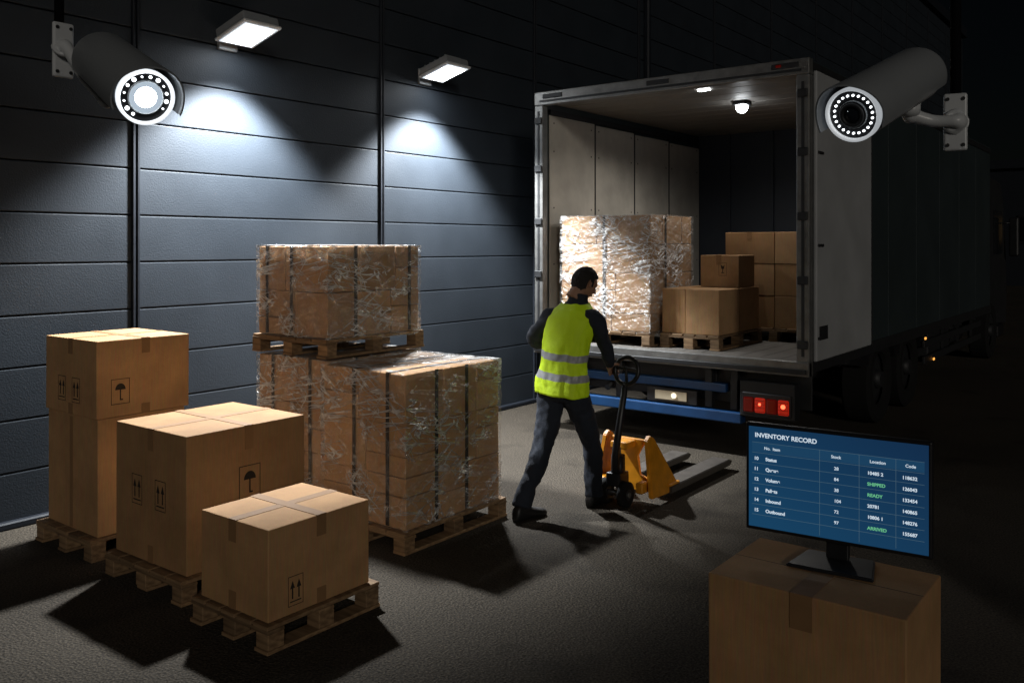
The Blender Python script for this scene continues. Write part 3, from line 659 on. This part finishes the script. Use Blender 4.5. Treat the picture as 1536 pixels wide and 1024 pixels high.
# ---------------- pallet jack
pj=empty('pallet_jack',(-3.3,5.8,0)); JC=-3.32
for s in (-1,1):
    x=JC+s*.19
    bm=bmesh.new()
    prof=[(5.92,.045),(6.98,.045),(7.04,.075),(6.98,.10),(5.92,.10)]
    A=[bm.verts.new((x-.08,q,z)) for q,z in prof]; B=[bm.verts.new((x+.08,q,z)) for q,z in prof]
    bm.faces.new(A); bm.faces.new(B[::-1])
    for i in range(5): j=(i+1)%5; bm.faces.new((A[i],B[i],B[j],A[j]))
    bmesh.ops.recalc_face_normals(bm,faces=bm.faces); bmesh.ops.bevel(bm,geom=list(bm.edges),offset=.006,segments=2,affect='EDGES')
    mkobj('fork',bm,M_FORK,pj)
    tube('fork_roller',[(x-.035,6.85,.04),(x+.035,6.85,.04)],.04,M_RUB,pj,18)
    bm=bmesh.new(); prof=[(5.66,.06),(6.06,.045),(6.06,.10),(5.80,.47),(5.74,.50),(5.70,.47)]
    xg=JC+s*.235
    A=[bm.verts.new((xg-.018-s*.06*(z>.3),q,z)) for q,z in prof]; B=[bm.verts.new((xg+.018-s*.06*(z>.3),q,z)) for q,z in prof]
    bm.faces.new(A); bm.faces.new(B[::-1])
    for i in range(len(prof)): j=(i+1)%len(prof); bm.faces.new((A[i],B[i],B[j],A[j]))
    bmesh.ops.recalc_face_normals(bm,faces=bm.faces); bmesh.ops.bevel(bm,geom=list(bm.edges),offset=.006,segments=2,affect='EDGES')
    mkobj('frame_gusset',bm,M_YEL,pj)
    box('gusset_foot',x-.08,x+.08,5.90,6.06,.10,.118,M_YEL,pj,.006,2)
bm=bmesh.new()
prof=[(-.22,.08),(.22,.08),(.20,.16),(.10,.20),(.08,.34),(.15,.46),(-.15,.46),(-.08,.34),(-.10,.20),(-.20,.16)]
A=[bm.verts.new((JC+a,5.745,z)) for a,z in prof]; B=[bm.verts.new((JC+a,5.775,z)) for a,z in prof]
bm.faces.new(A); bm.faces.new(B[::-1])
for i in range(len(prof)): j=(i+1)%len(prof); bm.faces.new((A[i],B[i],B[j],A[j]))
bmesh.ops.recalc_face_normals(bm,faces=bm.faces); bmesh.ops.bevel(bm,geom=list(bm.edges),offset=.004,segments=1,affect='EDGES')
mkobj('frame_crossplate',bm,M_YEL,pj)
box('frame_top',JC-.07,JC+.07,5.60,5.745,.40,.455,M_YEL,pj,.012,2)
tube('pump_cylinder',[(JC,5.60,.16),(JC,5.60,.36)],[.055,.05],M_BLACK,pj,20)
tube('pump_ram',[(JC,5.60,.36),(JC,5.60,.42)],.022,M_STEEL,pj,14)
box('pump_body',JC-.06,JC+.06,5.52,5.66,.14,.24,M_BLACK,pj,.012,2)
box('link_left',JC-.19,JC-.13,5.62,5.72,.09,.17,M_YEL,pj,.01); box('link_right',JC+.13,JC+.19,5.62,5.72,.09,.17,M_YEL,pj,.01)
tube('steer_axle',[(JC-.12,5.56,.09),(JC+.12,5.56,.09)],.02,M_STEEL,pj,12)
for s in (-1,1):
    x=JC+s*.085
    tube('steer_wheel',[(x-.028,5.56,.092),(x-.022,5.56,.092),(x+.022,5.56,.092),(x+.028,5.56,.092)],[.075,.092,.092,.075],M_RUB,pj,28)
    tube('steer_hub',[(x-.031,5.56,.092),(x+.031,5.56,.092)],.04,M_DSTEEL,pj,18)
RC=Vector((-3.19,5.50,1.0))
bm=bmesh.new(); bm_tube(bm,[(JC,5.56,.20),(JC+.01,5.55,.40),(-3.20,5.50,.91)],[.036,.028,.022],14); mkobj('handle_shaft',bm,M_BLACK,pj,smooth=True)
pts=[]
for k in range(33):
    a=-math.pi/2+2*math.pi*k/32; pts.append(RC+Vector((.095*math.cos(a),.02*math.sin(a),.095*math.sin(a))))
tube('handle_loop',pts,.016,M_BLACK,pj,12,up=(0,1,0))
tube('handle_crossbar',[RC+Vector((-.09,0,.015)),RC+Vector((.09,0,.015))],.01,M_BLACK,pj,10)
tube('control_lever',[RC+Vector((0,0,-.09)),RC+Vector((0,-.01,.03))],[.012,.008],M_DSTEEL,pj,10)
# ---------------- person
pe=empty('warehouse_worker',(-3.54,5.22,0))
bm=bmesh.new()
def ringloft(bm,rings,seg=32):
    R=[]
    for (c,rx,ry,yaw,ex) in rings:
        c=Vector(c); L_=[]
        for k in range(seg):
            a=2*math.pi*k/seg; ca,sa=math.cos(a),math.sin(a)
            x=rx*abs(ca)**ex*(1 if ca>=0 else -1); y=ry*abs(sa)**ex*(1 if sa>=0 else -1)
            L_.append(bm.verts.new(c+Vector((x*math.cos(yaw)-y*math.sin(yaw),x*math.sin(yaw)+y*math.cos(yaw),0))))
        R.append(L_)
    for i in range(len(R)-1):
        for k in range(seg): bm.faces.new((R[i][k],R[i][(k+1)%seg],R[i+1][(k+1)%seg],R[i+1][k]))
    return R
yw=math.radians(-8)
T=[((-3.545,5.19,.80),.11,.09,yw,.9),((-3.545,5.19,.86),.168,.122,yw,.9),((-3.545,5.20,.94),.176,.128,yw,.9),((-3.54,5.21,1.05),.158,.115,yw,.95),((-3.535,5.235,1.18),.165,.118,yw,.95),((-3.53,5.265,1.30),.178,.122,yw,.95),((-3.525,5.29,1.38),.176,.118,yw,1),((-3.52,5.305,1.43),.150,.10,yw,1),((-3.515,5.32,1.465),.105,.08,yw,1),((-3.51,5.335,1.50),.066,.064,yw,1)]
R=ringloft(bm,T); bm.faces.new(R[0][::-1]); bm.faces.new(R[-1])
def limb(P,r,sub=4,seg=18):
    a,b=smoothline(P,r,sub); bm_tube(bm,a,b,seg)
limb([(-3.455,5.20,.90),(-3.445,5.28,.74),(-3.43,5.40,.50),(-3.425,5.415,.36),(-3.43,5.43,.20),(-3.43,5.435,.075)],[.104,.097,.074,.070,.064,.068])
limb([(-3.63,5.19,.90),(-3.63,5.17,.74),(-3.635,5.09,.49),(-3.64,5.02,.35),(-3.65,4.92,.20),(-3.655,4.86,.085)],[.104,.097,.074,.070,.064,.068])
limb([(-3.43,5.30,1.375),(-3.350,5.30,1.378),(-3.315,5.325,1.31),(-3.30,5.385,1.165),(-3.295,5.42,1.09),(-3.305,5.455,1.03)],[.060,.066,.061,.052,.047,.037])
limb([(-3.62,5.28,1.375),(-3.695,5.275,1.378),(-3.745,5.265,1.32),(-3.845,5.25,1.205),(-3.80,5.36,1.165),(-3.745,5.45,1.12)],[.060,.066,.061,.054,.048,.036])
limb([(-3.515,5.325,1.44),(-3.503,5.345,1.50),(-3.495,5.352,1.555)],[.074,.070,.068])
remesh('clothed_body',bm,.0105,[M_NAVY,M_PANT],pe,fold=.013,fscale=(10,10,8),matfn=lambda c:1 if c.z<.88 else 0)
H=Vector((-3.485,5.398,1.622)); hy=math.radians(-26); pitch=math.radians(-24)
HM=Matrix.Translation(H)@Matrix.Rotation(hy,4,'Z')@Matrix.Rotation(pitch,4,'X')
bm=bmesh.new(); bmesh.ops.create_uvsphere(bm,u_segments=40,v_segments=28,radius=1)
for v in bm.verts:
    x,y,z=v.co; t=max(0,-z)
    sx=.076*(1-.30*t*t); sy=.096*(1-.10*t)
    yy=y*sy-(.012*t if y<0 else -.010*t)
    if y<0: yy=y*sy*(1-.35*t)
    v.co=Vector((x*sx,yy,z*.116))
bm_tube(bm,[(0,.085,.012),(0,.103,-.012),(0,.110,-.030),(0,.090,-.036)],[.008,.010,.013,.009],10)
for s in (-1,1):
    bm_tube(bm,[(s*.072,-.002,.018),(s*.083,-.010,.006),(s*.080,-.002,-.022),(s*.072,.004,-.030)],[(.018,.007),(.020,.006),(.013,.006),(.006,.004)],12)
    bm_tube(bm,[(s*.018,.088,.022),(s*.040,.084,.024)],[.008,.007],8)
bm_tube(bm,[(-.022,.087,-.062),(0,.093,-.060),(.022,.087,-.062)],[.004,.008,.004],8)
bm_tube(bm,[(0,-.02,-.05),(0,-.045,-.14)],[.056,.058],20)
for v in bm.verts: v.co=HM@v.co
remesh('head',bm,.005,[M_SKIN],pe,smooth_it=2)
bm=bmesh.new(); bmesh.ops.create_uvsphere(bm,u_segments=64,v_segments=48,radius=1)
for v in bm.verts:
    x,y,z=v.co; t=max(0,-z)
    k=1+.06*noise.noise(Vector((x*9,y*9,z*9)))+.03*noise.noise(Vector((x*30,y*30,z*30)))
    yy=y*.106*(1-.10*t) if y>0 else y*.106*(1-.30*t)
    v.co=Vector((x*.084*(1-.28*t*t),yy,z*.124+.002))*k
kill=[f for f in bm.faces if (lambda c:(c.z<-.012-.085*max(0,min(1,(-c.y-.0)/.06)) if c.y<.03 else c.z<.055+ (c.y-.03)*.3) or (abs(c.x)>.055 and -.02<c.y<.018 and c.z<.02))(f.calc_center_median())]
bmesh.ops.delete(bm,geom=kill,context='FACES')
for v in bm.verts: v.co=HM@v.co
o=mkobj('hair',bm,M_HAIR,pe,smooth=True); md=o.modifiers.new('s','SOLIDIFY'); md.thickness=.010; md.offset=-1
for s in (-1,1):
    for nm,r_,yy,m_ in (('eye',.0085,.083,M_WHITE),('pupil',.005,.088,M_HAIR)):
        bm=bmesh.new(); bmesh.ops.create_uvsphere(bm,u_segments=12,v_segments=8,radius=r_)
        for v in bm.verts: v.co=HM@(v.co+Vector((s*.028,yy,.008)))
        mkobj(nm,bm,m_,pe,smooth=True)
bm=bmesh.new()
def tl(z):
    for a,b in zip(T,T[1:]):
        if a[0][2]<=z<=b[0][2]:
            t=(z-a[0][2])/(b[0][2]-a[0][2]); return Vector(a[0]).lerp(Vector(b[0]),t),a[1]+(b[1]-a[1])*t,a[2]+(b[2]-a[2])*t
zs=[.845,.86,.875,.89]+[.90+.0125*k for k in range(38)]+[1.37,1.38,1.39,1.40,1.41,1.42,1.43,1.44,1.45,1.46,1.47,1.478]
bands=[(.95,1.0),(1.09,1.14)]
zs=sorted(set(round(z,4) for z in zs)); seg=96; RR=[]
for z in zs:
    c,rx,ry=tl(max(.90,z)) ; ex=.92 if z<1.3 else 1.0
    if z<.9: ry*=1.02
    g=.017+.014*max(0,min(1,(1.0-z)/.15))
    if z>1.38: g=.015
    row=[]
    for k in range(seg):
        a=2*math.pi*k/seg; ca,sa=math.cos(a),math.sin(a)
        x=(rx+g)*abs(ca)**ex*(1 if ca>=0 else -1); y=(ry+g)*abs(sa)**ex*(1 if sa>=0 else -1)
        low=max(.35,min(1,(1.38-z)/.3))
        f=1+low*(.085*noise.noise(Vector((ca*2.6,sa*2.6,z*6)))+.065*noise.noise(Vector((ca*5+z*5,sa*5,z*11+ca*2)))+.035*noise.noise(Vector((ca*11,sa*11,z*24))))
        x*=f;y*=f
        row.append(bm.verts.new((c.x+x*math.cos(yw)-y*math.sin(yw),c.y+x*math.sin(yw)+y*math.cos(yw),z+.014*noise.noise(Vector((ca*2,sa*2,1)))-.012*ca*(z<1.2))))
    RR.append(row)
for i in range(len(zs)-1):
    for k in range(seg):
        f=bm.faces.new((RR[i][k],RR[i][(k+1)%seg],RR[i+1][(k+1)%seg],RR[i+1][k]))
        zc=(zs[i]+zs[i+1])/2; f.material_index=1 if any(a<zc<b for a,b in bands) else 0
o=mkobj('hi_vis_vest',bm,[M_VEST,M_REFL],pe,smooth=True); md=o.modifiers.new('s','SOLIDIFY'); md.thickness=.005; md.offset=0
def shoe(heel,toe,lift=0):
    h=Vector(heel); t=Vector(toe); d=(t-h).normalized(); up=Vector((0,0,1)); sd=d.cross(up)
    Ln=(t-h).length; bm=bmesh.new(); seg=24; Rg=[]
    for s,w,hh in ((0,.022,.05),(.04,.036,.088),(.12,.038,.105),(.35,.037,.105),(.5,.042,.075),(.72,.050,.058),(.88,.044,.048),(.97,.028,.036),(1,.010,.02)):
        c=h+(t-h)*s; row=[]
        for k in range(seg):
            a=2*math.pi*k/seg; x=math.cos(a); z=math.sin(a)
            x=abs(x)**.7*(1 if x>0 else -1); z=(z+1)/2; z=max(0,z*1.08-.04)
            row.append(bm.verts.new(c+sd*x*w+up*(z*hh+.002)))
        Rg.append(row)
    for i in range(len(Rg)-1):
        for k in range(seg): bm.faces.new((Rg[i][k],Rg[i][(k+1)%seg],Rg[i+1][(k+1)%seg],Rg[i+1][k]))
    bm.faces.new(Rg[0][::-1]); bm.faces.new(Rg[-1]); bmesh.ops.recalc_face_normals(bm,faces=bm.faces)
    mkobj('shoe',bm,M_SHOE,pe,smooth=True)
shoe((-3.435,5.37,0),(-3.41,5.655,0)); shoe((-3.665,4.79,0),(-3.60,5.07,0))
bm=bmesh.new()
bm_tube(bm,[(-3.303,5.44,1.045),(-3.308,5.46,1.02)],[.024,.026],12)
bm_tube(bm,[(-3.306,5.452,1.03),(-3.318,5.475,1.0),(-3.322,5.492,.975)],[(.026,.018),(.040,.015),(.036,.013)],14,up=(0,0,1))
for k,(z,ln) in enumerate(((1.032,.95),(1.010,1.05),(.988,1.0),(.967,.82))):
    P=[(-3.320,5.482,z),(-3.328,5.505,z),(-3.313,5.505+.024*ln,z-.001),(-3.283,5.505+.026*ln,z-.002),(-3.266,5.505+.008*ln,z-.002)]
    a,b=smoothline(P,[.0095,.0095,.0088,.0080,.0065],3); bm_tube(bm,a,b,10)
a,b=smoothline([(-3.304,5.458,1.03),(-3.282,5.468,1.040),(-3.262,5.485,1.043),(-3.256,5.505,1.040)],[.012,.011,.0095,.007],3); bm_tube(bm,a,b,10)
remesh('hand',bm,.003,[M_SKIN],pe,smooth_it=1)
bm=bmesh.new()
w=Vector((-3.745,5.45,1.12)); d=Vector((.45,.80,-.38)).normalized(); sd=Vector((0,.4,.9)); sd=(sd-d*sd.dot(d)).normalized(); nn=d.cross(sd)
if nn.x<0: nn=-nn
bm_tube(bm,[w-d*.03,w+d*.01],[.024,.024],12)
bm_tube(bm,[w,w+d*.04,w+d*.085],[(.026,.017),(.040,.014),(.038,.012)],14,up=sd)
for k,ln in enumerate((.070,.078,.073,.058)):
    b0=w+d*.082+sd*(.029-.0195*k)
    P=[b0-d*.01,b0+d*ln*.4,b0+d*ln*.75+nn*ln*.22,b0+d*ln*.95+nn*ln*.5]
    a,b=smoothline(P,[.0092,.009,.008,.0065],3); bm_tube(bm,a,b,10)
a,b=smoothline([w+d*.02+sd*.022,w+d*.05+sd*.045+nn*.01,w+d*.085+sd*.050+nn*.022],[.012,.0105,.008],3); bm_tube(bm,a,b,10)
remesh('hand',bm,.003,[M_SKIN],pe,smooth_it=1)
# ---------------- distant depot building
db=empty('distant_depot_building',(0,50,0))
box('walls',-16,14,47,60,0,5.5,M_TRIM,db); box('roof',-16.3,14.3,46.7,60.3,5.5,5.9,M_TRIM,db)
M_WIN=emit('lit_window',(1,.62,.25),.07)
for k in range(9):
    x=-10+k*2.2; box('window_frame',x-.65,x+.65,46.93,46.999,2.0,3.3,M_BLACK,db)
    if k%3!=1: box('window_pane',x-.55,x+.55,46.90,46.929,2.1,3.2,M_WIN if k in(0,3,5) else M_BMETAL,db)
# ---------------- world, added fill sun
w=bpy.data.worlds.new('World'); S.world=w; w.use_nodes=True; N=w.node_tree.nodes; L=w.node_tree.links
bg=N['Background']; sk=N.new('ShaderNodeTexSky'); sk.sky_type='NISHITA'; sk.sun_disc=False; sk.sun_elevation=math.radians(14); sk.sun_rotation=math.radians(131)
L.new(sk.outputs[0],bg.inputs['Color']); bg.inputs['Strength'].default_value=.0004
sn=bpy.data.lights.new('added_fill_sun','SUN'); sn.energy=.44; sn.angle=math.radians(9); sn.color=(1,.93,.83)  # unseen sun added behind the camera to brighten the facing sides
o=bpy.data.objects.new('added_fill_sun',sn); COL.objects.link(o)
d=Vector((-.72,.62,-.25)); o.rotation_euler=d.to_track_quat('-Z','Y').to_euler()
# ---------------- camera
c=bpy.data.cameras.new('camera'); c.sensor_width=36; c.lens=36*1316/1536; c.shift_y=-144/1536; c.clip_end=500; c.clip_start=.05
o=bpy.data.objects.new('camera',c); o.location=(0,0,1.9); o.rotation_euler=(math.radians(90),0,YAW); COL.objects.link(o); S.camera=o
